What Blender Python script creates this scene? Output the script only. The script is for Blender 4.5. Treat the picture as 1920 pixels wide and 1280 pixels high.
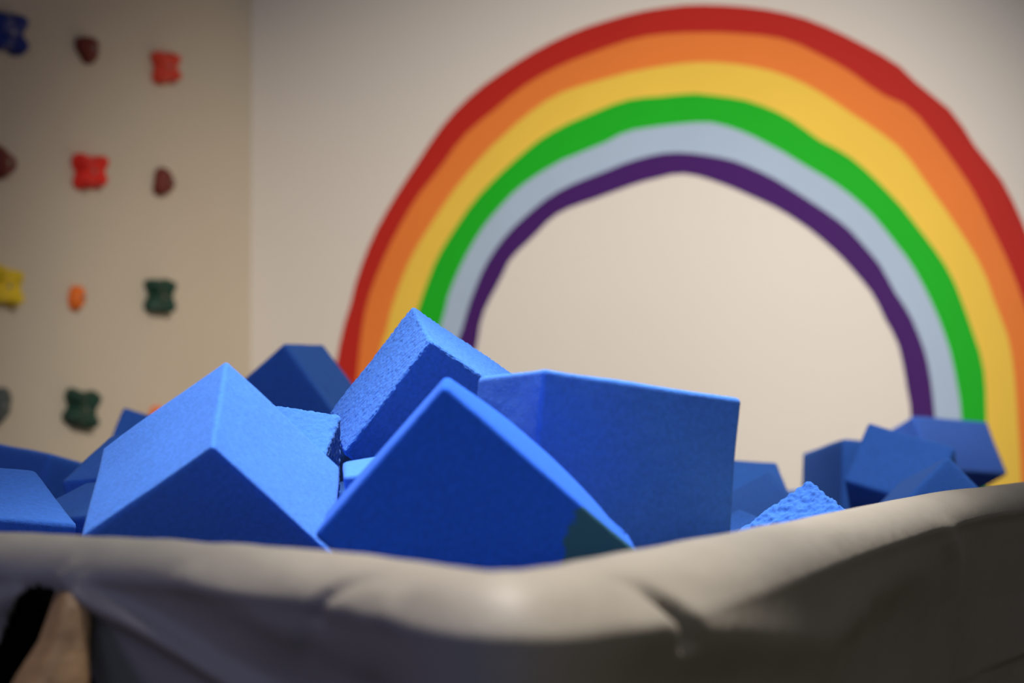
import bpy, bmesh, math, random
from mathutils import Vector, Matrix, noise
C = bpy.context.scene
COL = C.collection
for o in list(bpy.data.objects):
    bpy.data.objects.remove(o)

# ---------------------------------------------------------------- camera, world, lights, exposure
EYE = 0.90
TILT = math.atan((745 - 640) / 4250)
cam = bpy.data.cameras.new('camera')
camo = bpy.data.objects.new('camera', cam); COL.objects.link(camo)
cam.sensor_width = 36; cam.lens = 36 * 4250 / 1920
cam.clip_start = 0.05; cam.clip_end = 60
camo.location = (0, 0, EYE); camo.rotation_euler = (math.pi / 2 + TILT, 0, 0)
cam.dof.use_dof = True; cam.dof.focus_distance = 2.33; cam.dof.aperture_fstop = 4.6
cam.dof.aperture_blades = 7
C.camera = camo
C.view_settings.view_transform = 'Standard'; C.view_settings.look = 'None'
C.view_settings.exposure = 0; C.view_settings.gamma = 1; C.view_settings.use_curve_mapping = False

w = bpy.data.worlds.new('room_ambience'); C.world = w; w.use_nodes = True
w.node_tree.nodes['Background'].inputs[0].default_value = (0.75, 0.80, 1.0, 1)
w.node_tree.nodes['Background'].inputs[1].default_value = 0.06

def area(name, loc, target, size, power, col, spread=180):
    l = bpy.data.lights.new(name, 'AREA'); l.shape = 'RECTANGLE'; l.size, l.size_y = size
    l.energy = power; l.color = col; l.spread = math.radians(spread)
    o = bpy.data.objects.new(name, l); COL.objects.link(o); o.location = loc
    o.rotation_euler = (Vector(target) - Vector(loc)).to_track_quat('-Z', 'Y').to_euler()
    return o
def spot(name, loc, target, power, col, ang, blend, r=.15):
    l = bpy.data.lights.new(name, 'SPOT'); l.energy = power; l.color = col
    l.spot_size = math.radians(ang); l.spot_blend = blend; l.shadow_soft_size = r
    o = bpy.data.objects.new(name, l); COL.objects.link(o); o.location = loc
    o.rotation_euler = (Vector(target) - Vector(loc)).to_track_quat('-Z', 'Y').to_euler()
    return o
# ceiling fittings over the pit (outside the frame), the wall washer on the mural, added fill lights
spot('overhead_spot', (0.10, 2.16, 3.0), (0.07, 2.02, 0.8), 495, (1.0, .96, .92), 35, 1.0, .16)
spot('overhead_spot', (0.28, 0.95, 3.0), (0.05, 1.24, 0.8), 370, (1.0, .93, .85), 22, 1.0, .08)  # added spot to brighten the middle of the rim, no known fitting
area('ceiling_light', (.3, 3.4, 3.1), (0.3, 3.2, 0.8), (1.2, .8), 8, (1.0, .97, .93), 130)
spot('wall_washer', (0.6, 2.9, 2.5), (0.16, 6.0, 0.74), 470, (1.0, .94, .86), 59, 1.0)
spot('overhead_spot', (1.5, 1.7, 2.9), (.68, 3.3, .75), 55, (1.0, .97, .93), 32, 1.0)  # added spot that lifts the far right blocks, no known fitting
area('front_fill', (-.7, -1.6, 2.6), (0, 2.0, 0.8), (2.0, 1.2), 17, (.46, .58, 1.0))  # added blue-tinted fill for front faces, stands in for bounce off the foam
area('side_fill', (-2.3, .1, 1.5), (-.1, 1.6, .7), (.8, .8), 8, (.50, .46, 1.0))  # added violet fill tinting the cover's left folds, not a real lamp
area('side_fill', (2.4, -.2, 1.3), (.3, 1.9, .7), (.8, .8), 7, (1.0, .86, .62))  # added warm fill for the cover's right side, not a real lamp

# ---------------------------------------------------------------- helpers
def link(name, bm, m, parent=None, smooth=False):
    me = bpy.data.meshes.new(name); bm.normal_update(); bm.to_mesh(me); bm.free()
    if m: me.materials.append(m)
    if smooth:
        for p in me.polygons: p.use_smooth = True
    o = bpy.data.objects.new(name, me); COL.objects.link(o)
    if parent: o.parent = parent
    return o
def tag(o, label=None, cat=None, group=None, kind=None):
    if label: o['label'] = label
    if cat: o['category'] = cat
    if group: o['group'] = group
    if kind: o['kind'] = kind
    return o
def empty(name, loc):
    o = bpy.data.objects.new(name, None); COL.objects.link(o); o.location = loc; o.empty_display_size = .05
    return o
def lin(c): return tuple((v / 255 / 12.92 if v / 255 <= .04045 else ((v / 255 + .055) / 1.055) ** 2.4) for v in c) + (1,)

def mat(name, col, rough=.6, spec=.3, sheen=0, bump=None, mottle=None, sheen_col=None):
    """col linear rgba; bump=(scale, distance, detail); mottle=(scale, amount)"""
    m = bpy.data.materials.new(name); m.use_nodes = True; nt = m.node_tree; b = nt.nodes['Principled BSDF']
    b.inputs['Base Color'].default_value = col; b.inputs['Roughness'].default_value = rough
    b.inputs['Specular IOR Level'].default_value = spec
    if sheen:
        b.inputs['Sheen Weight'].default_value = sheen; b.inputs['Sheen Roughness'].default_value = .5
        if sheen_col: b.inputs['Sheen Tint'].default_value = sheen_col
    tc = nt.nodes.new('ShaderNodeTexCoord')
    if mottle:
        n = nt.nodes.new('ShaderNodeTexNoise'); n.inputs['Scale'].default_value = mottle[0]; n.inputs['Detail'].default_value = 6
        r = nt.nodes.new('ShaderNodeMapRange'); r.inputs[1].default_value = .3; r.inputs[2].default_value = .7
        r.inputs[3].default_value = 1 - mottle[1]; r.inputs[4].default_value = 1 + mottle[1]
        mx = nt.nodes.new('ShaderNodeVectorMath'); mx.operation = 'SCALE'; mx.inputs[0].default_value = col[:3]
        nt.links.new(tc.outputs['Object'], n.inputs['Vector']); nt.links.new(n.outputs['Fac'], r.inputs[0])
        nt.links.new(r.outputs[0], mx.inputs['Scale']); nt.links.new(mx.outputs[0], b.inputs['Base Color'])
    if bump:
        n = nt.nodes.new('ShaderNodeTexNoise'); n.inputs['Scale'].default_value = bump[0]; n.inputs['Detail'].default_value = bump[2]
        bp = nt.nodes.new('ShaderNodeBump'); bp.inputs['Distance'].default_value = bump[1]; bp.inputs['Strength'].default_value = 1
        nt.links.new(tc.outputs['Object'], n.inputs['Vector']); nt.links.new(n.outputs['Fac'], bp.inputs['Height'])
        nt.links.new(bp.outputs[0], b.inputs['Normal'])
    return m

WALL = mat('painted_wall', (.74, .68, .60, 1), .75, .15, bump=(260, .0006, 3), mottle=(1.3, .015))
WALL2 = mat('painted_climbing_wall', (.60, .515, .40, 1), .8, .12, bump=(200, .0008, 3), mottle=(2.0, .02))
FLOOR = mat('dark_floor', (.05, .055, .045, 1), .7, .2, bump=(60, .001, 2))
def foam_mat(name, k=1.0, patched=False, tone=(1, 1, 1)):
    return mat(name, (.075 * k * tone[0], .25 * k * tone[1], .86 * k * tone[2], 1), .95, .05, sheen=.15,
               bump=(600, .0006, 4), mottle=(220, .10), sheen_col=(.55, .75, 1, 1))
FOAM = foam_mat('blue_foam')
FOAM_DIMMED = foam_mat('dimmed_blue_foam', 1, tone=(.65, .52, .60))  # same blue foam, colour lowered to paint in dimmer light on one block
FOAM_PATCHED = foam_mat('patched_deep_blue_foam', 1, tone=(.35, .60, 1.0))
def corner_patch(m, at, rad):
    # grey-green patch on one corner of the block
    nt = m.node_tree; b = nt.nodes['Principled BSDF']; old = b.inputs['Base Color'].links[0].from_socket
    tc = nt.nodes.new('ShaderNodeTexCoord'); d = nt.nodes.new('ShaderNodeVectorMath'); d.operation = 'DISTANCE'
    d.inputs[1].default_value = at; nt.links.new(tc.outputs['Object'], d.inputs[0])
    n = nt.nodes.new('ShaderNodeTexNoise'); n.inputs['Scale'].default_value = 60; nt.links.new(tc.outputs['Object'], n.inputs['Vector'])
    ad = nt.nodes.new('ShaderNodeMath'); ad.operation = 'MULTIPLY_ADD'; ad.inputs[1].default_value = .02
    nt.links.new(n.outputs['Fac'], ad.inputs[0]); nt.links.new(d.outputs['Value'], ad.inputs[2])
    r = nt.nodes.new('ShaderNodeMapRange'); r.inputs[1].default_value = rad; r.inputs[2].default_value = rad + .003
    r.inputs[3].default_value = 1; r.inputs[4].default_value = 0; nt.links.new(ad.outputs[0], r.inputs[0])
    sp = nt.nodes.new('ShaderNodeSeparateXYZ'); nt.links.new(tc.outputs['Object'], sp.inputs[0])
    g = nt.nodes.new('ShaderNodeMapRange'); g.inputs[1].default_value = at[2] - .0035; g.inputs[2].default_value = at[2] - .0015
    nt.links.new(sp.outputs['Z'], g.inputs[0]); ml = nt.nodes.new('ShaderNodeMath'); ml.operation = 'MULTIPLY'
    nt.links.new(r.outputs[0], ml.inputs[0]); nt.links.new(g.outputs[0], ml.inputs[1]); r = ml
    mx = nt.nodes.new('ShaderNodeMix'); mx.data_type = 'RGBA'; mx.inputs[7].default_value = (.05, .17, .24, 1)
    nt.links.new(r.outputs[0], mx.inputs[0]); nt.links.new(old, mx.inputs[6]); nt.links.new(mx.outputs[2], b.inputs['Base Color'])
corner_patch(FOAM_PATCHED, (-.077, .10, .0595), .066)
VINYL = mat('grey_vinyl', (.28, .255, .215, 1), .54, .4, bump=(35, .0012, 3), mottle=(9, .05))
DARK = mat('dark_board', (.012, .012, .013, 1), .9, .1)  # near-black colour paints in the darkness inside the cover's opening
WOOD = mat('weathered_timber', (.30, .175, .08, 1), .6, .3, bump=(120, .001, 4), mottle=(38, .35))

BLOCKS = {"A": {"c": [-0.2698, 2.0606, 0.8052], "R": [[-0.77962, 0.6261, 0.01422], [0.34652, 0.45018, -0.82296], [-0.52165, -0.63667, -0.56792]], "d": [0.158, 0.1572, 0.1359]},
 "B": {"c": [-0.028, 1.8149, 0.7913], "R": [[-0.6528, 0.75735, 0.01646], [0.04622, 0.06151, -0.99704], [-0.75612, -0.6501, -0.07516]], "d": [0.1545, 0.1998, 0.1193]},
 "C": {"c": [-0.0794, 2.416, 0.8782], "R": [[-0.60899, 0.76739, 0.20063], [0.16066, 0.36705, -0.91622], [-0.77674, -0.52573, -0.34682]], "d": [0.1504, 0.16, 0.117]},
 "D": {"c": [0.0779, 1.998, 0.8146], "R": [[0.87712, -0.08922, -0.47191], [0.46281, -0.10554, 0.88015], [-0.12834, -0.9904, -0.05127]], "d": [0.2012, 0.1899, 0.1202]},
 "H": {"c": [-0.3531, 3.7, 0.8436], "R": [[0.33697, -0.73224, -0.59185], [0.94138, 0.27288, 0.19836], [0.01626, -0.62399, 0.78126]], "d": [0.1514, 0.2054, 0.2055]},
 "R": {"c": [0.8399, 4.5, 0.7751], "R": [[-0.75665, -0.60097, 0.25752], [-0.65091, 0.65528, -0.3833], [0.06161, -0.45765, -0.887]], "d": [0.2319, 0.1387, 0.1173]},
 "Q": {"c": [0.6307, 3.65, 0.7426], "R": [[0.87947, 0.21726, 0.42346], [-0.39699, 0.82566, 0.40087], [-0.26254, -0.52066, 0.81239]], "d": [0.1443, 0.2033, 0.1124]},
 "S": {"c": [0.5719, 3.12, 0.6683], "R": [[-0.18908, 0.69279, -0.69591], [0.95531, -0.03422, -0.29362], [-0.22724, -0.72033, -0.65536]], "d": [0.1824, 0.1939, 0.1936]},
 "P": {"c": [0.6409, 4.05, 0.7105], "R": [[-0.25627, 0.96518, -0.05255], [0.95367, 0.2436, -0.17657], [-0.15762, -0.09536, -0.98288]], "d": [0.1909, 0.1918, 0.1918]},
 "F": {"c": [0.3004, 2.4, 0.702], "R": [[-0.80136, 0.46009, -0.38228], [-0.18627, -0.79923, -0.57143], [-0.56844, -0.38672, 0.72617]], "d": [0.16, 0.11, 0.12]},
 "E": {"c": [-0.2581, 2.3, 0.796], "R": [[-0.9838, -0.1701, 0.05657], [0.09808, -0.77491, -0.62441], [0.15005, -0.60875, 0.77904]], "d": [0.14, 0.14, 0.14]},
 "I": {"c": [-0.6154, 3.95, 0.7207], "R": [[0.95477, -0.24043, -0.17492], [0.02381, -0.52459, 0.85102], [-0.29637, -0.8167, -0.49514]], "d": [0.2035, 0.2035, 0.2035]},
 "J": {"c": [-0.4401, 2.8, 0.7628], "R": [[-0.25032, 0.9495, -0.18917], [-0.89814, -0.3007, -0.32081], [-0.3615, 0.08959, 0.92806]], "d": [0.15, 0.15, 0.15]},
 "K": {"c": [-0.6749, 3.35, 0.702], "R": [[-0.66804, 0.70387, -0.24142], [0.73925, 0.66483, -0.10726], [0.08501, -0.25013, -0.96447]], "d": [0.2055, 0.2091, 0.2092]},
 "L": {"c": [-0.5416, 2.3215, 0.7191], "R": [[-0.87605, -0.42697, -0.22412], [-0.4708, 0.85784, 0.20605], [0.10428, 0.28603, -0.95253]], "d": [0.1213, 0.171, 0.1794]},
 "O": {"c": [0.3112, 2.95, 0.6666], "R": [[-0.88537, 0.05934, -0.46108], [0.02494, -0.98433, -0.17458], [-0.46421, -0.16607, 0.87002]], "d": [0.1824, 0.1824, 0.1824]},
 "N": {"c": [0.325, 3.5, 0.6856], "R": [[-0.98407, 0.10651, 0.14237], [-0.1639, -0.85383, -0.49407], [0.06894, -0.50953, 0.85769]], "d": [0.175, 0.175, 0.175]},
 "G": {"c": [-0.1055, 2.1, 0.7972], "R": [[0.98551, 0.1508, -0.07768], [0.05869, 0.12657, 0.99022], [0.15915, -0.98043, 0.11589]], "d": [0.09, 0.09, 0.09]},
 "T": {"c": [0.2634, 2.62, 0.6954], "R": [[-0.8086, 0.54658, -0.21773], [-0.42805, -0.80042, -0.41965], [-0.40365, -0.24613, 0.88118]], "d": [0.1, 0.1, 0.1]},
 "M": {"c": [-0.4487, 2.55, 0.715], "R": [[-0.46987, 0.84937, -0.24042], [-0.83633, -0.51549, -0.18664], [-0.28246, 0.11337, 0.95256]], "d": [0.153, 0.153, 0.153]},
 "X": {"c": [-0.1328, 2.62, 0.7225], "R": [[0.68483, 0.0605, 0.72619], [-0.72824, 0.09227, 0.67908], [-0.02592, -0.99389, 0.10725]], "d": [0.16, 0.16, 0.16]},
 "f0": {"c": [0.61, 4.2718, 0.6346], "R": [[0.3761, 0.91847, -0.12233], [-0.92183, 0.38425, 0.05079], [0.09366, 0.09367, 0.99119]], "d": [0.2, 0.2, 0.2]},
 "f1": {"c": [0.0141, 3.4426, 0.5509], "R": [[0.41522, -0.90258, -0.11377], [0.8393, 0.42832, -0.33485], [0.35096, 0.04355, 0.93538]], "d": [0.15, 0.15, 0.15]},
 "f2": {"c": [-0.239, 4.0115, 0.6638], "R": [[0.09234, -0.91601, -0.39039], [0.99521, 0.09753, 0.00654], [0.03208, -0.38912, 0.92063]], "d": [0.12, 0.12, 0.12]},
 "f3": {"c": [-0.3654, 3.1557, 0.4803], "R": [[-0.30397, 0.90649, -0.29305], [-0.93795, -0.33864, -0.07461], [-0.16688, 0.25219, 0.95318]], "d": [0.15, 0.15, 0.15]},
 "f4": {"c": [-0.5727, 2.6088, 0.4947], "R": [[0.48521, -0.86846, 0.10171], [0.87304, 0.47468, -0.11175], [0.04878, 0.14302, 0.98852]], "d": [0.2, 0.2, 0.2]},
 "f5": {"c": [-0.2672, 3.196, 0.6841], "R": [[-0.98047, -0.19534, -0.02267], [0.1949, -0.94993, -0.24423], [0.02617, -0.24388, 0.96945]], "d": [0.15, 0.15, 0.15]},
 "f6": {"c": [-0.0457, 4.3411, 0.486], "R": [[0.94356, -0.14064, -0.29986], [0.20636, 0.95779, 0.20014], [0.25906, -0.25072, 0.93275]], "d": [0.15, 0.15, 0.15]},
 "f7": {"c": [-0.5065, 4.4185, 0.5291], "R": [[0.64016, 0.61724, -0.45739], [-0.7656, 0.46328, -0.44634], [-0.06359, 0.63591, 0.76914]], "d": [0.15, 0.15, 0.15]},
 "f8": {"c": [0.6459, 3.3782, 0.5964], "R": [[0.29893, -0.91231, -0.27986], [0.90137, 0.17364, 0.39672], [-0.31334, -0.37085, 0.87424]], "d": [0.12, 0.12, 0.12]},
 "f9": {"c": [-0.1156, 2.119, 0.5268], "R": [[0.81414, -0.49283, 0.30707], [0.48851, 0.8672, 0.0966], [-0.3139, 0.07136, 0.94677]], "d": [0.12, 0.12, 0.12]},
 "f10": {"c": [0.8633, 4.2975, 0.4847], "R": [[-0.12624, 0.92097, -0.36863], [-0.94153, -0.22825, -0.24782], [-0.31237, 0.31579, 0.89594]], "d": [0.12, 0.12, 0.12]},
 "f11": {"c": [-0.5905, 4.7311, 0.5899], "R": [[-0.69061, -0.7134, 0.11884], [0.70374, -0.70075, -0.11707], [0.16679, 0.00278, 0.98599]], "d": [0.15, 0.15, 0.15]},
 "f12": {"c": [-0.8325, 4.2722, 0.68], "R": [[0.94708, 0.10558, -0.30314], [-0.11149, 0.99376, -0.00221], [0.30101, 0.03589, 0.95294]], "d": [0.15, 0.15, 0.15]},
 "f13": {"c": [-0.8632, 3.667, 0.5347], "R": [[-0.41634, 0.8956, 0.15673], [-0.9083, -0.40197, -0.11585], [-0.04075, -0.19059, 0.98082]], "d": [0.2, 0.2, 0.2]},
 "f14": {"c": [0.0491, 3.0957, 0.6993], "R": [[-0.49677, -0.86274, 0.09437], [0.86749, -0.49688, 0.02402], [0.02616, 0.09379, 0.99525]], "d": [0.2, 0.2, 0.2]},
 "f15": {"c": [0.8223, 4.4818, 0.518], "R": [[0.94766, -0.30305, 0.10055], [0.2843, 0.9442, 0.16633], [-0.14534, -0.12904, 0.98093]], "d": [0.15, 0.15, 0.15]},
 "f16": {"c": [-0.0843, 2.3419, 0.4912], "R": [[-0.39032, 0.91951, -0.04635], [-0.89706, -0.39116, -0.20563], [-0.20721, -0.03868, 0.97753]], "d": [0.15, 0.15, 0.15]},
 "f17": {"c": [0.0631, 4.7874, 0.5307], "R": [[0.93589, -0.30416, 0.17776], [0.34395, 0.89804, -0.27425], [-0.07621, 0.31781, 0.94509]], "d": [0.15, 0.15, 0.15]},
 "f18": {"c": [-0.2901, 4.2429, 0.6163], "R": [[0.80887, -0.55765, -0.18641], [0.53925, 0.82994, -0.14285], [0.23437, 0.01502, 0.97203]], "d": [0.12, 0.12, 0.12]},
 "f19": {"c": [-0.795, 4.4943, 0.5253], "R": [[0.92589, -0.37369, -0.05557], [0.35284, 0.80271, 0.48079], [-0.13506, -0.46477, 0.87507]], "d": [0.15, 0.15, 0.15]},
 "f20": {"c": [-0.3305, 2.37, 0.5892], "R": [[-0.98403, 0.1714, -0.04796], [-0.17125, -0.9852, -0.00729], [-0.0485, 0.00104, 0.99882]], "d": [0.15, 0.15, 0.15]},
 "f21": {"c": [0.1151, 3.7101, 0.5577], "R": [[-0.83257, -0.538, -0.13186], [0.49181, -0.82748, 0.27092], [-0.25486, 0.16071, 0.95353]], "d": [0.12, 0.12, 0.12]},
 "f22": {"c": [0.1208, 4.1316, 0.6008], "R": [[-0.1684, -0.97105, -0.16944], [0.95647, -0.20253, 0.21012], [-0.23835, -0.12668, 0.96288]], "d": [0.15, 0.15, 0.15]},
 "f23": {"c": [0.0783, 2.8506, 0.645], "R": [[0.95786, 0.06755, -0.27917], [-0.09844, 0.99029, -0.09812], [0.26983, 0.12146, 0.95522]], "d": [0.15, 0.15, 0.15]}}
RIM = [[-700, 962, -0.7485, 1.9194, 0.8022], [-400, 975, -0.5785, 1.8109, 0.8022], [-200, 987, -0.4689, 1.7211, 0.8022], [0, 997, -0.3727, 1.6528, 0.8022], [150, 1003, -0.3071, 1.6143, 0.8022], [300, 1010, -0.2436, 1.5717, 0.8022], [450, 1019, -0.1821, 1.5201, 0.8022], [580, 1030, -0.1304, 1.4614, 0.8022], [680, 1039, -0.0931, 1.4167, 0.8022], [750, 1048, -0.0678, 1.3746, 0.8022], [850, 1062, -0.0339, 1.3139, 0.8022], [930, 1071, -0.009, 1.2776, 0.8022], [1000, 1066, 0.0122, 1.2975, 0.8022], [1080, 1054, 0.038, 1.3479, 0.8022], [1205, 1029, 0.0844, 1.4665, 0.8022], [1350, 1003, 0.1479, 1.6143, 0.8022], [1500, 974, 0.2307, 1.8188, 0.8022], [1600, 953, 0.3011, 2.0024, 0.8022], [1700, 933, 0.3852, 2.2154, 0.8022], [1800, 917, 0.478, 2.4215, 0.8022], [1920, 903, 0.5947, 2.6361, 0.8021]]
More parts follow.
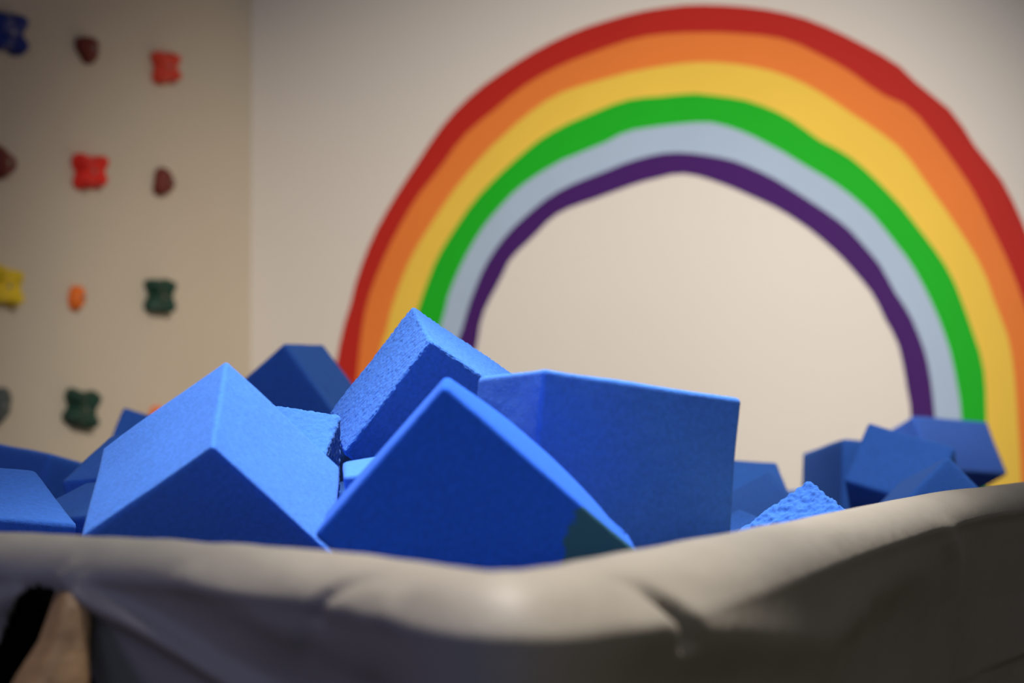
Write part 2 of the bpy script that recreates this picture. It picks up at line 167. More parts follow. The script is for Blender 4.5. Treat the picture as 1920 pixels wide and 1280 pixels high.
BANDS = [[[0.199, 0.5], [0.208, 0.556], [0.218, 0.611], [0.227, 0.667], [0.237, 0.723], [0.246, 0.779], [0.255, 0.834], [0.265, 0.89], [0.275, 0.946], [0.285, 1.001], [0.297, 1.057], [0.312, 1.111], [0.331, 1.164], [0.346, 1.219], [0.366, 1.272], [0.389, 1.323], [0.416, 1.373], [0.447, 1.421], [0.479, 1.467], [0.513, 1.512], [0.548, 1.557], [0.582, 1.602], [0.618, 1.645], [0.658, 1.685], [0.702, 1.721], [0.748, 1.753], [0.797, 1.781], [0.847, 1.808], [0.898, 1.833], [0.95, 1.855], [1.003, 1.874], [1.057, 1.89], [1.112, 1.902], [1.168, 1.913], [1.224, 1.921], [1.28, 1.925], [1.337, 1.927], [1.393, 1.924], [1.449, 1.918], [1.505, 1.91], [1.561, 1.899], [1.615, 1.885], [1.669, 1.867], [1.72, 1.844], [1.771, 1.818], [1.82, 1.79], [1.869, 1.761], [1.915, 1.729], [1.954, 1.689], [1.997, 1.652], [2.04, 1.615], [2.074, 1.57], [2.103, 1.522], [2.138, 1.477], [2.171, 1.432], [2.197, 1.382], [2.22, 1.33], [2.241, 1.277], [2.26, 1.224], [2.28, 1.171], [2.298, 1.118], [2.313, 1.063], [2.324, 1.008], [2.332, 0.952], [2.337, 0.895], [2.34, 0.839], [2.343, 0.783], [2.345, 0.726], [2.347, 0.67], [2.348, 0.613], [2.35, 0.557], [2.351, 0.5]],
 [[0.305, 0.5], [0.31, 0.553], [0.316, 0.606], [0.321, 0.66], [0.326, 0.713], [0.331, 0.766], [0.337, 0.819], [0.342, 0.873], [0.348, 0.926], [0.354, 0.979], [0.36, 1.032], [0.367, 1.085], [0.377, 1.138], [0.392, 1.189], [0.413, 1.238], [0.436, 1.286], [0.462, 1.333], [0.49, 1.379], [0.52, 1.424], [0.552, 1.466], [0.589, 1.505], [0.625, 1.545], [0.658, 1.586], [0.696, 1.624], [0.739, 1.656], [0.784, 1.685], [0.828, 1.716], [0.873, 1.744], [0.921, 1.768], [0.97, 1.788], [1.021, 1.805], [1.073, 1.819], [1.125, 1.833], [1.177, 1.845], [1.229, 1.853], [1.283, 1.855], [1.336, 1.854], [1.39, 1.851], [1.443, 1.847], [1.496, 1.84], [1.549, 1.832], [1.601, 1.821], [1.651, 1.802], [1.698, 1.776], [1.745, 1.75], [1.79, 1.721], [1.832, 1.688], [1.876, 1.657], [1.924, 1.634], [1.964, 1.599], [1.997, 1.557], [2.029, 1.514], [2.06, 1.47], [2.089, 1.426], [2.115, 1.379], [2.138, 1.331], [2.162, 1.282], [2.184, 1.234], [2.204, 1.184], [2.222, 1.134], [2.238, 1.083], [2.255, 1.032], [2.269, 0.98], [2.276, 0.927], [2.281, 0.874], [2.284, 0.821], [2.287, 0.767], [2.29, 0.714], [2.292, 0.66], [2.294, 0.607], [2.296, 0.553], [2.298, 0.5]],
 [[0.324, 0.5], [0.333, 0.549], [0.343, 0.599], [0.352, 0.648], [0.361, 0.697], [0.371, 0.747], [0.38, 0.796], [0.39, 0.845], [0.399, 0.894], [0.409, 0.944], [0.419, 0.993], [0.429, 1.042], [0.446, 1.086], [0.458, 1.135], [0.475, 1.182], [0.494, 1.229], [0.516, 1.274], [0.542, 1.317], [0.571, 1.358], [0.601, 1.398], [0.632, 1.438], [0.664, 1.477], [0.698, 1.513], [0.734, 1.548], [0.771, 1.582], [0.81, 1.613], [0.85, 1.644], [0.891, 1.672], [0.935, 1.698], [0.981, 1.718], [1.029, 1.731], [1.078, 1.741], [1.127, 1.751], [1.177, 1.76], [1.227, 1.766], [1.277, 1.771], [1.327, 1.774], [1.377, 1.774], [1.427, 1.77], [1.477, 1.763], [1.526, 1.753], [1.574, 1.74], [1.621, 1.722], [1.666, 1.7], [1.709, 1.674], [1.75, 1.646], [1.791, 1.616], [1.832, 1.588], [1.873, 1.558], [1.912, 1.526], [1.944, 1.488], [1.972, 1.447], [2.001, 1.405], [2.03, 1.365], [2.058, 1.323], [2.085, 1.281], [2.111, 1.237], [2.132, 1.192], [2.148, 1.144], [2.166, 1.097], [2.183, 1.05], [2.193, 1.001], [2.199, 0.951], [2.203, 0.901], [2.206, 0.851], [2.209, 0.801], [2.212, 0.751], [2.214, 0.701], [2.215, 0.651], [2.217, 0.6], [2.218, 0.55], [2.22, 0.5]],
 [[0.406, 0.5], [0.415, 0.546], [0.424, 0.592], [0.432, 0.637], [0.441, 0.683], [0.449, 0.729], [0.458, 0.775], [0.466, 0.82], [0.475, 0.866], [0.484, 0.912], [0.493, 0.958], [0.502, 1.003], [0.513, 1.049], [0.525, 1.094], [0.543, 1.137], [0.559, 1.18], [0.577, 1.223], [0.596, 1.266], [0.619, 1.306], [0.646, 1.344], [0.674, 1.381], [0.703, 1.418], [0.735, 1.452], [0.769, 1.483], [0.805, 1.513], [0.842, 1.542], [0.879, 1.569], [0.918, 1.595], [0.959, 1.616], [1.002, 1.634], [1.046, 1.649], [1.091, 1.664], [1.135, 1.678], [1.18, 1.688], [1.227, 1.691], [1.273, 1.691], [1.32, 1.693], [1.367, 1.693], [1.412, 1.686], [1.458, 1.678], [1.504, 1.668], [1.548, 1.652], [1.59, 1.633], [1.63, 1.61], [1.668, 1.582], [1.705, 1.554], [1.746, 1.532], [1.785, 1.507], [1.821, 1.477], [1.854, 1.445], [1.887, 1.411], [1.918, 1.377], [1.947, 1.34], [1.975, 1.303], [2.003, 1.266], [2.029, 1.227], [2.051, 1.186], [2.068, 1.143], [2.084, 1.099], [2.099, 1.055], [2.114, 1.011], [2.124, 0.966], [2.128, 0.919], [2.129, 0.873], [2.13, 0.826], [2.129, 0.779], [2.129, 0.733], [2.129, 0.686], [2.129, 0.64], [2.129, 0.593], [2.129, 0.547], [2.128, 0.5]],
 [[0.5, 0.5], [0.507, 0.543], [0.515, 0.585], [0.523, 0.628], [0.53, 0.67], [0.538, 0.713], [0.545, 0.755], [0.553, 0.798], [0.56, 0.84], [0.568, 0.883], [0.576, 0.925], [0.583, 0.968], [0.592, 1.01], [0.601, 1.053], [0.614, 1.093], [0.628, 1.134], [0.639, 1.176], [0.656, 1.216], [0.675, 1.254], [0.697, 1.292], [0.72, 1.328], [0.746, 1.363], [0.775, 1.395], [0.806, 1.425], [0.838, 1.454], [0.873, 1.479], [0.911, 1.501], [0.949, 1.52], [0.989, 1.538], [1.03, 1.551], [1.071, 1.565], [1.112, 1.578], [1.151, 1.596], [1.193, 1.607], [1.236, 1.611], [1.279, 1.614], [1.322, 1.616], [1.366, 1.617], [1.409, 1.615], [1.451, 1.604], [1.491, 1.589], [1.53, 1.571], [1.568, 1.55], [1.606, 1.529], [1.642, 1.506], [1.679, 1.483], [1.716, 1.461], [1.752, 1.437], [1.786, 1.411], [1.819, 1.382], [1.849, 1.352], [1.877, 1.318], [1.903, 1.284], [1.93, 1.25], [1.953, 1.214], [1.974, 1.176], [1.993, 1.137], [2.011, 1.097], [2.026, 1.057], [2.039, 1.016], [2.049, 0.974], [2.057, 0.931], [2.064, 0.889], [2.068, 0.846], [2.069, 0.802], [2.07, 0.759], [2.071, 0.716], [2.072, 0.673], [2.072, 0.63], [2.073, 0.586], [2.073, 0.543], [2.074, 0.5]],
 [[0.569, 0.5], [0.576, 0.54], [0.583, 0.579], [0.59, 0.619], [0.597, 0.658], [0.604, 0.698], [0.611, 0.737], [0.618, 0.777], [0.625, 0.817], [0.632, 0.856], [0.639, 0.896], [0.646, 0.935], [0.653, 0.975], [0.66, 1.014], [0.668, 1.054], [0.682, 1.086], [0.694, 1.124], [0.707, 1.162], [0.723, 1.199], [0.74, 1.236], [0.76, 1.27], [0.784, 1.303], [0.81, 1.333], [0.839, 1.361], [0.87, 1.386], [0.902, 1.41], [0.935, 1.433], [0.971, 1.452], [1.008, 1.468], [1.046, 1.481], [1.084, 1.493], [1.122, 1.505], [1.16, 1.518], [1.199, 1.528], [1.238, 1.536], [1.278, 1.541], [1.318, 1.541], [1.358, 1.537], [1.398, 1.53], [1.437, 1.522], [1.476, 1.511], [1.513, 1.496], [1.549, 1.479], [1.585, 1.46], [1.619, 1.439], [1.653, 1.417], [1.686, 1.395], [1.72, 1.372], [1.752, 1.349], [1.783, 1.323], [1.81, 1.294], [1.837, 1.263], [1.862, 1.232], [1.882, 1.197], [1.901, 1.162], [1.924, 1.129], [1.944, 1.094], [1.96, 1.057], [1.974, 1.02], [1.984, 0.981], [1.991, 0.941], [1.996, 0.901], [2.0, 0.861], [2.001, 0.821], [2.002, 0.781], [2.002, 0.741], [2.003, 0.701], [2.003, 0.661], [2.003, 0.621], [2.004, 0.58], [2.004, 0.54], [2.004, 0.5]],
 [[0.64, 0.5], [0.646, 0.538], [0.651, 0.575], [0.657, 0.613], [0.663, 0.65], [0.669, 0.688], [0.675, 0.726], [0.681, 0.763], [0.687, 0.801], [0.693, 0.839], [0.699, 0.876], [0.705, 0.914], [0.711, 0.951], [0.717, 0.989], [0.723, 1.027], [0.726, 1.038], [0.731, 1.062], [0.737, 1.099], [0.749, 1.135], [0.767, 1.169], [0.787, 1.201], [0.806, 1.234], [0.824, 1.268], [0.85, 1.295], [0.88, 1.319], [0.909, 1.344], [0.937, 1.37], [0.968, 1.392], [1.003, 1.407], [1.039, 1.418], [1.076, 1.428], [1.112, 1.439], [1.149, 1.45], [1.186, 1.461], [1.222, 1.47], [1.26, 1.477], [1.297, 1.484], [1.335, 1.485], [1.372, 1.478], [1.409, 1.466], [1.444, 1.453], [1.48, 1.438], [1.514, 1.422], [1.549, 1.406], [1.583, 1.389], [1.616, 1.37], [1.648, 1.349], [1.679, 1.327], [1.708, 1.303], [1.737, 1.278], [1.764, 1.252], [1.79, 1.224], [1.815, 1.195], [1.839, 1.165], [1.858, 1.132], [1.874, 1.098], [1.893, 1.065], [1.909, 1.03], [1.918, 0.993], [1.925, 0.956], [1.931, 0.918], [1.938, 0.881], [1.94, 0.843], [1.941, 0.805], [1.941, 0.767], [1.941, 0.728], [1.942, 0.69], [1.942, 0.652], [1.942, 0.614], [1.943, 0.576], [1.943, 0.538], [1.943, 0.5]]]
HOLD_SPOTS = [[1.1123, 1.7869], [0.7918, 1.7922], [0.4485, 1.7892], [1.1338, 1.4685], [0.7849, 1.4778], [0.4514, 1.4789], [1.1231, 1.1689], [0.8315, 1.1532], [0.4717, 1.1689], [1.1367, 0.8807], [0.8138, 0.8688], [0.4721, 0.8643]]


# ---------------------------------------------------------------- the room
ANG = math.radians(26)
U = Vector((math.sin(ANG), math.cos(ANG), 0)); V = Vector((-math.cos(ANG), math.sin(ANG), 0))
CORNER = Vector((-.749, 6.5, 0))
def wall(name, a, b, outward, m, h=3.1, t=.12):
    bm = bmesh.new(); q = [a, b, b + outward * t, a + outward * t]
    lo = [bm.verts.new(p) for p in q]; hi = [bm.verts.new(p + Vector((0, 0, h))) for p in q]
    bm.faces.new(lo[::-1]); bm.faces.new(hi)
    for i in range(4): bm.faces.new([lo[i], lo[(i + 1) % 4], hi[(i + 1) % 4], hi[i]])
    bmesh.ops.recalc_face_normals(bm, faces=bm.faces)
    return tag(link(name, bm, m), kind='structure')
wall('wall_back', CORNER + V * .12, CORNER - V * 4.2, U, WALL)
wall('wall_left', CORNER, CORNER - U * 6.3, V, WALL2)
bm = bmesh.new(); bmesh.ops.create_cube(bm, size=1)
bmesh.ops.scale(bm, vec=(12, 14, .1), verts=bm.verts); bmesh.ops.translate(bm, vec=(0, 2.5, -.05), verts=bm.verts)
tag(link('floor', bm, FLOOR), kind='structure')

# ---------------------------------------------------------------- rainbow mural (painted bands on the back wall)
mural = empty('rainbow_mural', CORNER - V * 1.3 + Vector((0, 0, .5)))
tag(mural, 'large hand-painted rainbow arch of six bands on the beige back wall', 'mural')
paints = [('red_band', (.50, .022, .014, 1)), ('orange_band', (.83, .215, .040, 1)), ('yellow_band', (.86, .56, .075, 1)),
          ('green_band', (.012, .43, .016, 1)), ('pale_blue_band', (.40, .50, .63, 1)), ('purple_band', (.058, .012, .125, 1))]
labels = ['red outermost band', 'orange band', 'yellow band', 'green band', 'pale grey-blue band', 'dark purple innermost band']
for i, (nm, c) in enumerate(paints):
    bm = bmesh.new(); rings = []
    for k, (p, q) in enumerate(zip(BANDS[i], BANDS[i + 1])):
        row = []
        for (t, z), dep in ((p, .0004), (p, .0022), (q, .0022), (q, .0004)):
            row.append(bm.verts.new(CORNER - V * t - U * dep + Vector((0, 0, z)) - mural.location))
        rings.append(row)
    for a, b in zip(rings, rings[1:]):
        for j in range(4): bm.faces.new([a[j], a[(j + 1) % 4], b[(j + 1) % 4], b[j]])
    bm.faces.new(rings[0]); bm.faces.new(rings[-1][::-1])
    bmesh.ops.recalc_face_normals(bm, faces=bm.faces)
    m = mat(nm + '_paint', c, .6, .2, mottle=(6, .02))
    tag(link(nm, bm, m, mural), labels[i])

# ---------------------------------------------------------------- climbing holds on the left wall
def hold_mesh(kind, w_, h_, dep, seed):
    """local: x along the wall (to the right), z up, -y out of the wall"""
    bm = bmesh.new(); N, M = 56, 16; rings = []
    rnd = random.Random(seed); ph = rnd.uniform(0, 6)
    for j in range(M + 1):
        s = j / M; row = []
        # profile: base -> rounded shoulder -> domed top
        a = s * math.pi / 2
        rr = math.cos(a) ** .55 if s < 1 else 0; y = math.sin(a) ** .8
        for i in range(N):
            th = 2 * math.pi * i / N
            if kind == 'lobed': r = 1 + .20 * math.cos(4 * (th - math.pi / 4)) + .05 * math.cos(3 * th + ph); r *= 1.0
            elif kind == 'eared':
                r = 1 + .19 * math.cos(4 * (th - math.pi / 4)) + .09 * math.cos(5 * th + 1) + .05 * math.cos(7 * th)
            elif kind == 'pebble': r = 1 + .14 * math.cos(3 * (th + ph))
            elif kind == 'oval': r = 1
            else: r = 1
            bulge = y
            if kind in ('lobed', 'eared'):
                bulge = y * (1 + .25 * (1 - s) * 0 + .18 * math.cos(4 * (th - math.pi / 4)) * math.sin(a * 2))
                if s > .55: bulge -= .38 * ((s - .55) / .45) ** 1.3
            x = r * rr * math.cos(th) * w_ / 2; z = r * rr * math.sin(th) * h_ / 2
            n = noise.noise(Vector((x * 40 + seed, y * 2, z * 40))) * .10
            row.append(bm.verts.new((x * (1 + n), -dep * bulge * (1 + n), z * (1 + n))))
        rings.append(row)
        if s == 1: break
    for a, b in zip(rings, rings[1:]):
        for i in range(N): bm.faces.new([a[i], a[(i + 1) % N], b[(i + 1) % N], b[i]])
    bm.faces.new(rings[0][::-1])
    bmesh.ops.remove_doubles(bm, verts=bm.verts, dist=1e-5)
    bmesh.ops.recalc_face_normals(bm, faces=bm.faces)
    return bm
STEEL = mat('bolt_steel', (.25, .25, .26, 1), .35, .5); STEEL.node_tree.nodes['Principled BSDF'].inputs['Metallic'].default_value = .9
cm = {'blue': (.014, .028, .19, 1), 'maroon': (.15, .020, .012, 1), 'orange_red': (.66, .05, .022, 1), 'red': (.78, .022, .012, 1),
      'yellow': (.78, .53, .015, 1), 'orange': (.85, .17, .015, 1), 'green': (.010, .045, .028, 1), 'grey': (.07, .085, .08, 1)}
cm = {k: mat(k + '_resin', v, .55, .35, bump=(90, .001, 3)) for k, v in cm.items()}
HOLDS = [  # kind, colour, width, height, depth, roll, label
 ('lobed', 'blue', .12, .105, .045, 0, 'dark blue lobed climbing hold in the top row, cut by the picture edge'),
 ('pebble', 'maroon', .075, .070, .032, 10, 'maroon rounded climbing hold in the top row, between the blue and orange-red ones'),
 ('lobed', 'orange_red', .105, .090, .042, -6, 'orange-red lobed climbing hold in the top row nearest the corner'),
 ('pebble', 'maroon', .085, .078, .034, 30, 'maroon rounded climbing hold cut by the left picture edge, above the yellow one'),
 ('lobed', 'red', .12, .092, .045, -4, 'bright red lobed climbing hold between two maroon ones'),
 ('pebble', 'maroon', .07, .078, .032, 55, 'maroon pointed climbing hold between the orange-red and dark green ones near the corner'),
 ('lobed', 'yellow', .115, .100, .045, 5, 'yellow lobed climbing hold at the left picture edge'),
 ('oval', 'orange', .045, .066, .028, 8, 'small orange oval climbing hold left of a dark green one'),
 ('eared', 'green', .11, .098, .045, 0, 'dark green clover-shaped climbing hold right of the small orange one'),
 ('oval', 'grey', .07, .10, .03, 38, 'dark grey slanted climbing hold cut by the left picture edge, lowest row'),
 ('eared', 'green', .12, .103, .045, 8, 'dark green clover-shaped climbing hold lowest on the wall, above the foam blocks'),
 ('oval', 'orange', .06, .070, .028, 0, 'orange climbing hold almost hidden behind the big light blue foam block on the left'),
]
rz = math.atan2(U.y, U.x)
for (t, z), (kind, c, w_, h_, dep, roll, lab) in zip(HOLD_SPOTS, HOLDS):
    if 'almost hidden' in lab: z -= .022
    o = empty('climbing_hold', CORNER - U * t + Vector((0, 0, z)))
    o.rotation_euler = (0, 0, rz)
    tag(o, lab, 'climbing hold', 'climbing holds bolted to the left wall')
    seed = int(t * 100 + z * 10)
    b = link('grip', hold_mesh(kind, w_, h_, dep, seed), cm[c], o, True)
    b.rotation_euler = (0, math.radians(roll), 0)
    bm = bmesh.new(); top = dep * (.62 if kind in ('lobed', 'eared') else 1.0)
    bmesh.ops.create_cone(bm, cap_ends=True, segments=16, radius1=.006, radius2=.0055, depth=.006)
    bmesh.ops.rotate(bm, matrix=Matrix.Rotation(math.pi / 2, 3, 'X'), verts=bm.verts)
    bmesh.ops.translate(bm, vec=(0, -top, 0), verts=bm.verts)
    link('bolt', bm, STEEL, o)

# ---------------------------------------------------------------- foam blocks
def foam_block(key, label, m=FOAM, n=26, rad=.004, amp=.00015, freq=120, warp=.0015, torn=None, group='blue foam blocks in the pit', bulge=False):
    B = BLOCKS[key]; h = [v / 2 for v in B['d']]
    bm = bmesh.new(); seed = Vector((hash_(key), 3.1, 7.7))
    def put(p):
        q = Vector([max(-h[i] + rad, min(h[i] - rad, p[i])) for i in range(3)])
        d = (p - q); d = d.normalized() if d.length > 1e-9 else Vector((0, 0, 1))
        p2 = q + d * rad
        a = amp; f = freq
        if torn and p[torn[0]] * torn[1] > h[torn[0]] - .008: a = torn[2]; f = torn[3]
        e = noise.noise(p * f + seed) + .5 * noise.noise(p * f * 2.1 + seed)
        g = noise.noise(p * 14 + seed)
        if bulge and p[0] < -h[0] + .001:      # foam swelling along the upper right edge
            yy = p[1] / h[1]; p2.x += (-.0055 * (1 - yy * yy) + .0075 * max(0, yy) ** 2) * (.5 - .5 * p[2] / h[2])
        return p2 + d * (e * a + g * warp)
    for ax in range(3):
        u, v = (ax + 1) % 3, (ax + 2) % 3
        for sg in (-1, 1):
            grid = []
            for i in range(n + 1):
                row = []
                for j in range(n + 1):
                    # denser spacing at the borders
                    fu = border(i / n, rad / h[u]); fv = border(j / n, rad / h[v])
                    p = Vector((0, 0, 0)); p[ax] = sg * h[ax]; p[u] = fu * h[u]; p[v] = fv * h[v]
                    row.append(bm.verts.new(put(p)))
                grid.append(row)
            for i in range(n):
                for j in range(n):
                    q = [grid[i][j], grid[i + 1][j], grid[i + 1][j + 1], grid[i][j + 1]]
                    bm.faces.new(q if sg > 0 else q[::-1])
    bmesh.ops.remove_doubles(bm, verts=bm.verts, dist=2e-5)
    o = link('foam_block', bm, m, None, True)
    R = Matrix(B['R']); c = Vector(B['c'])
    o.matrix_world = Matrix.Translation(c) @ R.to_4x4()
    tag(o, label, 'foam block', group)
    return o
def hash_(k): return (sum(ord(ch) * (i + 7) for i, ch in enumerate(k)) * 37 % 101) * .73
def border(t, e):
    k = .06
    if t < k: return -1 + 1.6 * e * (t / k)
    if t > 1 - k: return 1 - 1.6 * e * ((1 - t) / k)
    return (-1 + 1.6 * e) + (2 - 3.2 * e) * (t - k) / (1 - 2 * k)

foam_block('A', 'large light blue foam block on the left with a dark navy front face', n=60)
foam_block('B', 'front-centre foam block, deep blue square face standing on its corner, behind the rim', m=FOAM_PATCHED, bulge=True, n=60, rad=.005)
foam_block('C', 'tilted rough-surfaced foam block standing highest, behind the pointed front-centre one', n=90, amp=.0011, freq=330)
foam_block('D', 'large upright foam block right of centre with a broad dull blue face', n=60)
foam_block('E', 'light blue rough-edged foam block wedged between the large light block and the highest one', n=70, amp=.0011, freq=330, torn=(0, -1, .0016, 260))
foam_block('X', 'dark blue foam block deep in the gap beneath the tilted highest block', n=20)
foam_block('F', 'small light blue foam corner with a coarse torn surface beside the right rim', n=110, amp=.0026, freq=150, warp=.002)
foam_block('G', 'sliver of foam block in the gap under the tilted highest one', n=24)
foam_block('H', 'navy blurred foam block behind, at the foot of the red rainbow band', n=24)
foam_block('I', 'small dark blue foam corner peeking above the left slope of the largest light block', n=20)
foam_block('J', 'dark blue sloping foam block behind the lower left edge of the large light block', n=20)
foam_block('K', 'dull blue blurred foam block at the far left edge under the dark green hold', n=20)
foam_block('L', 'mid-blue foam block at the left picture edge, lying just inside the rim', n=24)
foam_block('M', 'mid-blue foam block low in the gap left of the large light block', n=20)
foam_block('N', 'dark blue foam block just right of the upright dull block, behind a lighter one', n=20)
foam_block('O', 'pale blue slanting foam block between the upright dull block and the torn corner', n=24)
foam_block('T', 'light blue foam piece low beside the right edge of the upright dull block', n=20)
foam_block('P', 'dark blue blurred foam block leftmost in the far right pile', n=20)
foam_block('Q', 'bright blue square-faced foam block tilted in the middle of the far right pile', n=24)
foam_block('R', 'dull dark blue foam block topmost in the far right pile, before the green band', n=24, m=FOAM_DIMMED)
foam_block('S', 'pointed mid-blue foam block lowest in the far right pile, touching the rim', n=24)
for k in BLOCKS:
    if k[0] == 'f':
        foam_block(k, 'blue foam block buried in the pit beneath the visible heap', n=10, group='foam blocks buried lower in the pit')

# ---------------------------------------------------------------- the pit: boards, vinyl cover, brace
pit = empty('foam_pit', (0, 1.4, 0))
tag(pit, 'foam pit with a padded rim under loose grey vinyl, running across the foreground', 'foam pit')
CREST = EYE - .098; RAD = .046
path = [(r[0], Vector((r[2], r[3], 0))) for r in RIM]
# straight runs on to the two walls
pl = path[0][1]; path.insert(0, (path[0][0] - 700, pl + V * .9)); 
pr = path[-1][1]; path.append((path[-1][0] + 500, pr + U * 1.2)); path.append((path[-1][0] + 500, pr + U * 2.35))
def sample_path():
    P = [p for _, p in path]; X = [x for x, _ in path]
    P = [2 * P[0] - P[1]] + P + [2 * P[-1] - P[-2]]; X = [2 * X[0] - X[1]] + X + [2 * X[-1] - X[-2]]
    out = []
    for i in range(1, len(P) - 2):
        a, b, c, d = P[i - 1], P[i], P[i + 1], P[i + 2]
        vis = -250 < X[i] < 1950
        step = 4 if -20 <= X[i] < 260 else (9 if vis else 60)
        n = max(1, int(abs(X[i + 1] - X[i]) / step))
        for k in range(n):
            s = k / n
            q = .5 * ((2 * b) + (-a + c) * s + (2 * a - 5 * b + 4 * c - d) * s * s + (-a + 3 * b - 3 * c + d) * s ** 3)
            out.append((X[i] + (X[i + 1] - X[i]) * s, q))
    out.append((X[-2], P[-2])); return out
SP = sample_path()
# smooth the plan a little so the corner is round
for _ in range(6):
    SP = [SP[0]] + [(SP[i][0], (SP[i - 1][1] + SP[i][1] * 2 + SP[i + 1][1]) / 4) for i in range(1, len(SP) - 1)] + [SP[-1]]
NR = []
for i in range(len(SP)):
    a = SP[max(0, i - 1)][1]; b = SP[min(len(SP) - 1, i + 1)][1]; t = (b - a).normalized()
    NR.append(Vector((t.y, -t.x, 0)))     # outward = towards the camera
for _ in range(14):
    NR = [NR[0]] + [(NR[i - 1] + NR[i] * 2 + NR[i + 1]).normalized() for i in range(1, len(NR) - 1)] + [NR[-1]]
def crest_row(x, d): return 745 + (EYE - CREST) * 4250 / d
def segdist(p, poly):
    best = (1e9, 0, 0); acc = 0
    for (x1, y1), (x2, y2) in zip(poly, poly[1:]):
        dx, dy = x2 - x1, y2 - y1; L = math.hypot(dx, dy); t = ((p[0] - x1) * dx + (p[1] - y1) * dy) / (L * L)
        tc = max(0, min(1, t)); qx, qy = x1 + dx * tc, y1 + dy * tc; d = math.hypot(p[0] - qx, p[1] - qy)
        sd = (dx * (p[1] - y1) - dy * (p[0] - x1)) / L
        if d < best[0]: best = (d, sd, acc + tc * L)
        acc += L
    return best + (acc,)
def gauss(d, w_): return math.exp(-(d / w_) ** 2)
# folds: (polyline in frame units of the unrolled cover, width, height in metres)
RIDGES = [
 ([(195, 1095), (260, 1130), (340, 1175), (430, 1235), (540, 1310), (640, 1380)], 24, .012),
 ([(120, 1096), (60, 1120), (-20, 1165), (-120, 1240)], 26, .008),
 ([(860, 1080), (840, 1110), (835, 1150)], 14, .0035),
 ([(800, 1070), (760, 1085), (715, 1115), (690, 1150)], 12, -.005),
 ([(1060, 1068), (1110, 1100), (1145, 1150), (1155, 1190)], 12, -.006),
 ([(1120, 1120), (1150, 1165), (1165, 1200)], 14, -.011),
 ([(1700, 985), (1738, 1050), (1752, 1120), (1758, 1250), (1760, 1340)], 16, .007),
 ([(1560, 1130), (1500, 1190), (1490, 1290)], 40, .006),
 ([(400, 1060), (520, 1120), (640, 1190), (720, 1260)], 40, .006),
 ([(1050, 1165), (1200, 1180), (1330, 1190), (1460, 1195), (1530, 1125), (1640, 1075)], 46, .0065),
 ([(185, 1020), (205, 1050), (195, 1085)], 14, .003),
 ([(620, 1190), (760, 1290), (850, 1380)], 36, -.006),
]
SAG = [((1620, 1200), (105, 120), -.010), ((640, 1290), (240, 70), -.008), ((1250, 1290), (200, 60), -.012)]
OPEN = [(110, 1098), (135, 1090), (165, 1098), (180, 1125), (192, 1180), (222, 1290), (330, 1700), (-200, 1700), (-40, 1290), (10, 1235), (66, 1150)]
def inpoly(p, poly):
    c = False; j = len(poly) - 1
    for i in range(len(poly)):
        xi, yi = poly[i]; xj, yj = poly[j]
        if (yi > p[1]) != (yj > p[1]) and p[0] < (xj - xi) * (p[1] - yi) / (yj - yi) + xi: c = not c
        j = i
    return c
def cover():
    prof = [(-RAD - .004, -.42), (-RAD - .002, -.2), (-RAD, -.1)]        # (outward, z relative to crest)
    for k in range(0, 27):
        a = math.pi - math.pi * k / 26 * .92
        prof.append((RAD * math.cos(a), -RAD + RAD * math.sin(a)))
    ox, oz = prof[-1]
    z = oz
    while z > -.30: z -= .0035; ox -= .0007; prof.append((ox, z))
    while z > -.79: z -= .02; ox -= .001; prof.append((ox, z))
    bm = bmesh.new(); grid = []
    for (fx, p), n in zip(SP, NR):
        row = []; d = p.y
        kr = .78 + .27 * math.exp(-((fx - 1180) / 380) ** 2)
        for (o_, dz) in prof:
            if o_ > 0 and dz < 0: o_ += RAD * (kr - 1) * min(1, -dz / RAD); dz = dz * (1 + (kr - 1) * max(0, 1 + (dz + RAD) / .2) if dz < -RAD else kr)
            fy = crest_row(fx, d) + (-dz) * 4250 / d
            disp = 0; zz = 0
            if dz < -.002 and o_ > 0:
                fade = min(1, -dz / .02)
                for poly, w_, hgt in RIDGES:
                    dd, sd, s_, L = segdist((fx, fy), poly)
                    if dd < 3.5 * w_: disp += hgt * gauss(dd, w_) * min(1, (s_ + 12) / 40) * fade
                for (cx, cy), (rx, ry), hgt in SAG:
                    disp += hgt * math.exp(-(((fx - cx) / rx) ** 2 + ((fy - cy) / ry) ** 2)) * fade
                disp += .004 * noise.noise(Vector((fx / 160, fy / 260, 1.7))) * fade
                low = max(0, -dz - .12)
                disp += min(low, .3) * .06 * math.sin(fx / 95 + 1.2 * math.sin(fx / 210))
            if o_ < 0 or dz > -.012: zz = .0012 * noise.noise(Vector((fx / 70, o_ * 30, 5)))
            q = p + n * (o_ + disp); row.append((bm.verts.new((q.x - pit.location.x, q.y - pit.location.y, CREST + dz + zz)), (fx, fy), o_ > 0))
        grid.append(row)
    for i in range(len(grid) - 1):
        for j in range(len(prof) - 1):
            a, b, c, d = grid[i][j], grid[i + 1][j], grid[i + 1][j + 1], grid[i][j + 1]
            if a[2]:
                mx = sum(t[1][0] for t in (a, b, c, d)) / 4; my = sum(t[1][1] for t in (a, b, c, d)) / 4
                if inpoly((mx, my), OPEN): continue
            bm.faces.new([a[0], b[0], c[0], d[0]])
    for v in [v for v in bm.verts if not v.link_faces]: bm.verts.remove(v)
    bmesh.ops.recalc_face_normals(bm, faces=bm.faces)
    o = link('vinyl_cover', bm, VINYL, pit, True)
    o.location = (0, 0, 0)
    md = o.modifiers.new('thickness', 'SOLIDIFY'); md.thickness = .0018; md.offset = -1
    return tag(o, 'wrinkled grey vinyl cover, pale on its rolled top and dark on its hanging side')
cover()
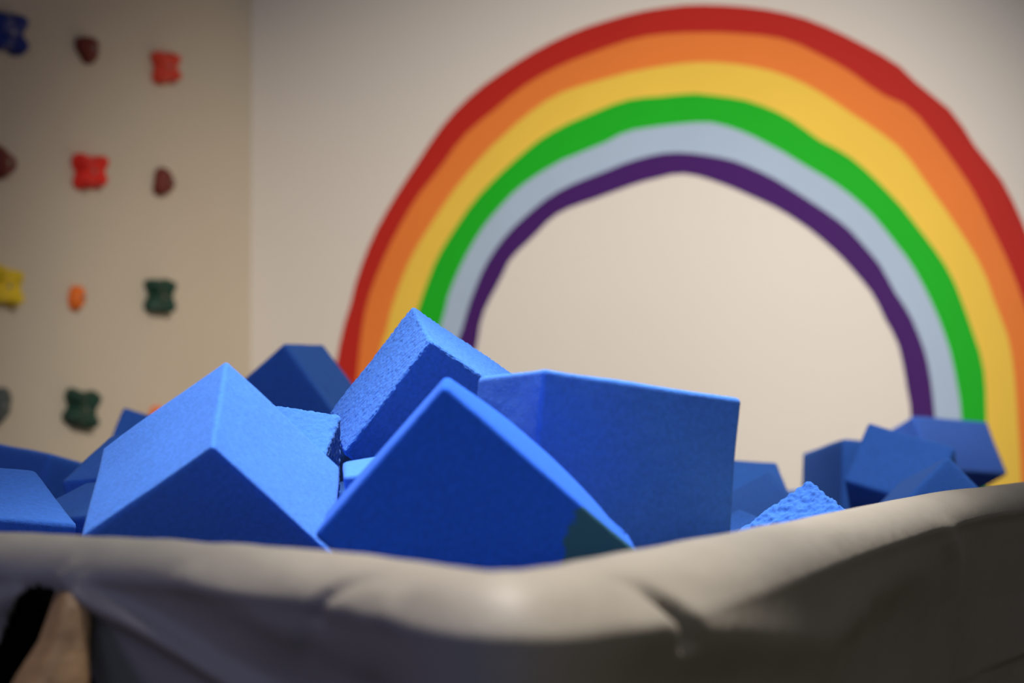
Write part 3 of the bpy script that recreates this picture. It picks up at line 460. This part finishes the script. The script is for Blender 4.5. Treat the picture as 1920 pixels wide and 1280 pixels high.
# plywood sides under the cover
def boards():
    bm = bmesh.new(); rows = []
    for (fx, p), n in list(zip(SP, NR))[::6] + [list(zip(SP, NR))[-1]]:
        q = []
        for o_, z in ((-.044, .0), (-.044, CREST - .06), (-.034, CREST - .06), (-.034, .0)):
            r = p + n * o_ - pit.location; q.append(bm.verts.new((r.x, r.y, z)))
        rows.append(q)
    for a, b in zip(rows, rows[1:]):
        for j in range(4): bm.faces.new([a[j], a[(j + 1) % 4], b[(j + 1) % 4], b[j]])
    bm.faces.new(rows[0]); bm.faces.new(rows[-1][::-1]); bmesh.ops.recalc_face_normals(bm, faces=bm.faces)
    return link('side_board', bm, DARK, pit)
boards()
# tapered timber brace showing through the opening in the cover
def brace():
    bm = bmesh.new()
    # centre line (x, y, z) and half sizes (across, deep)
    def at(fx, fy, d): return Vector(((fx - 960) / 4250 * d, d, EYE - (fy - 745) / 4250 * d)) - pit.location
    st = [(141, 1104, 1.578, .40), (140, 1108, 1.572, .78), (139, 1118, 1.568, .92), (135, 1142, 1.562, 1.0), (122, 1200, 1.552, 1.18),
          (103, 1262, 1.538, 1.72), (92, 1300, 1.530, 2.05), (60, 1420, 1.505, 2.6), (-95, 1960, 1.40, 2.7), (-260, 2500, 1.30, 2.7)]
    rows = []
    for fx, fy, d, s in st:
        c = at(fx, fy, d); hw = .0117 * s; hd = .014 * min(s, 1.6); row = []
        N = 20
        for k in range(N):
            th = 2 * math.pi * k / N + math.pi / 4
            e = .35
            x = math.copysign(abs(math.cos(th)) ** e, math.cos(th)) * hw; y = math.copysign(abs(math.sin(th)) ** e, math.sin(th)) * hd
            r = math.radians(32)
            row.append(bm.verts.new((c.x + x * math.cos(r) - y * math.sin(r), c.y + x * math.sin(r) + y * math.cos(r), c.z)))
        rows.append(row)
    for a, b in zip(rows, rows[1:]):
        n = len(a)
        for j in range(n): bm.faces.new([a[j], a[(j + 1) % n], b[(j + 1) % n], b[j]])
    bm.faces.new(rows[0]); bm.faces.new(rows[-1][::-1]); bmesh.ops.recalc_face_normals(bm, faces=bm.faces)
    return tag(link('timber_brace', bm, WOOD, pit, True), 'tan tapered timber brace showing through the gap in the cover')
brace()
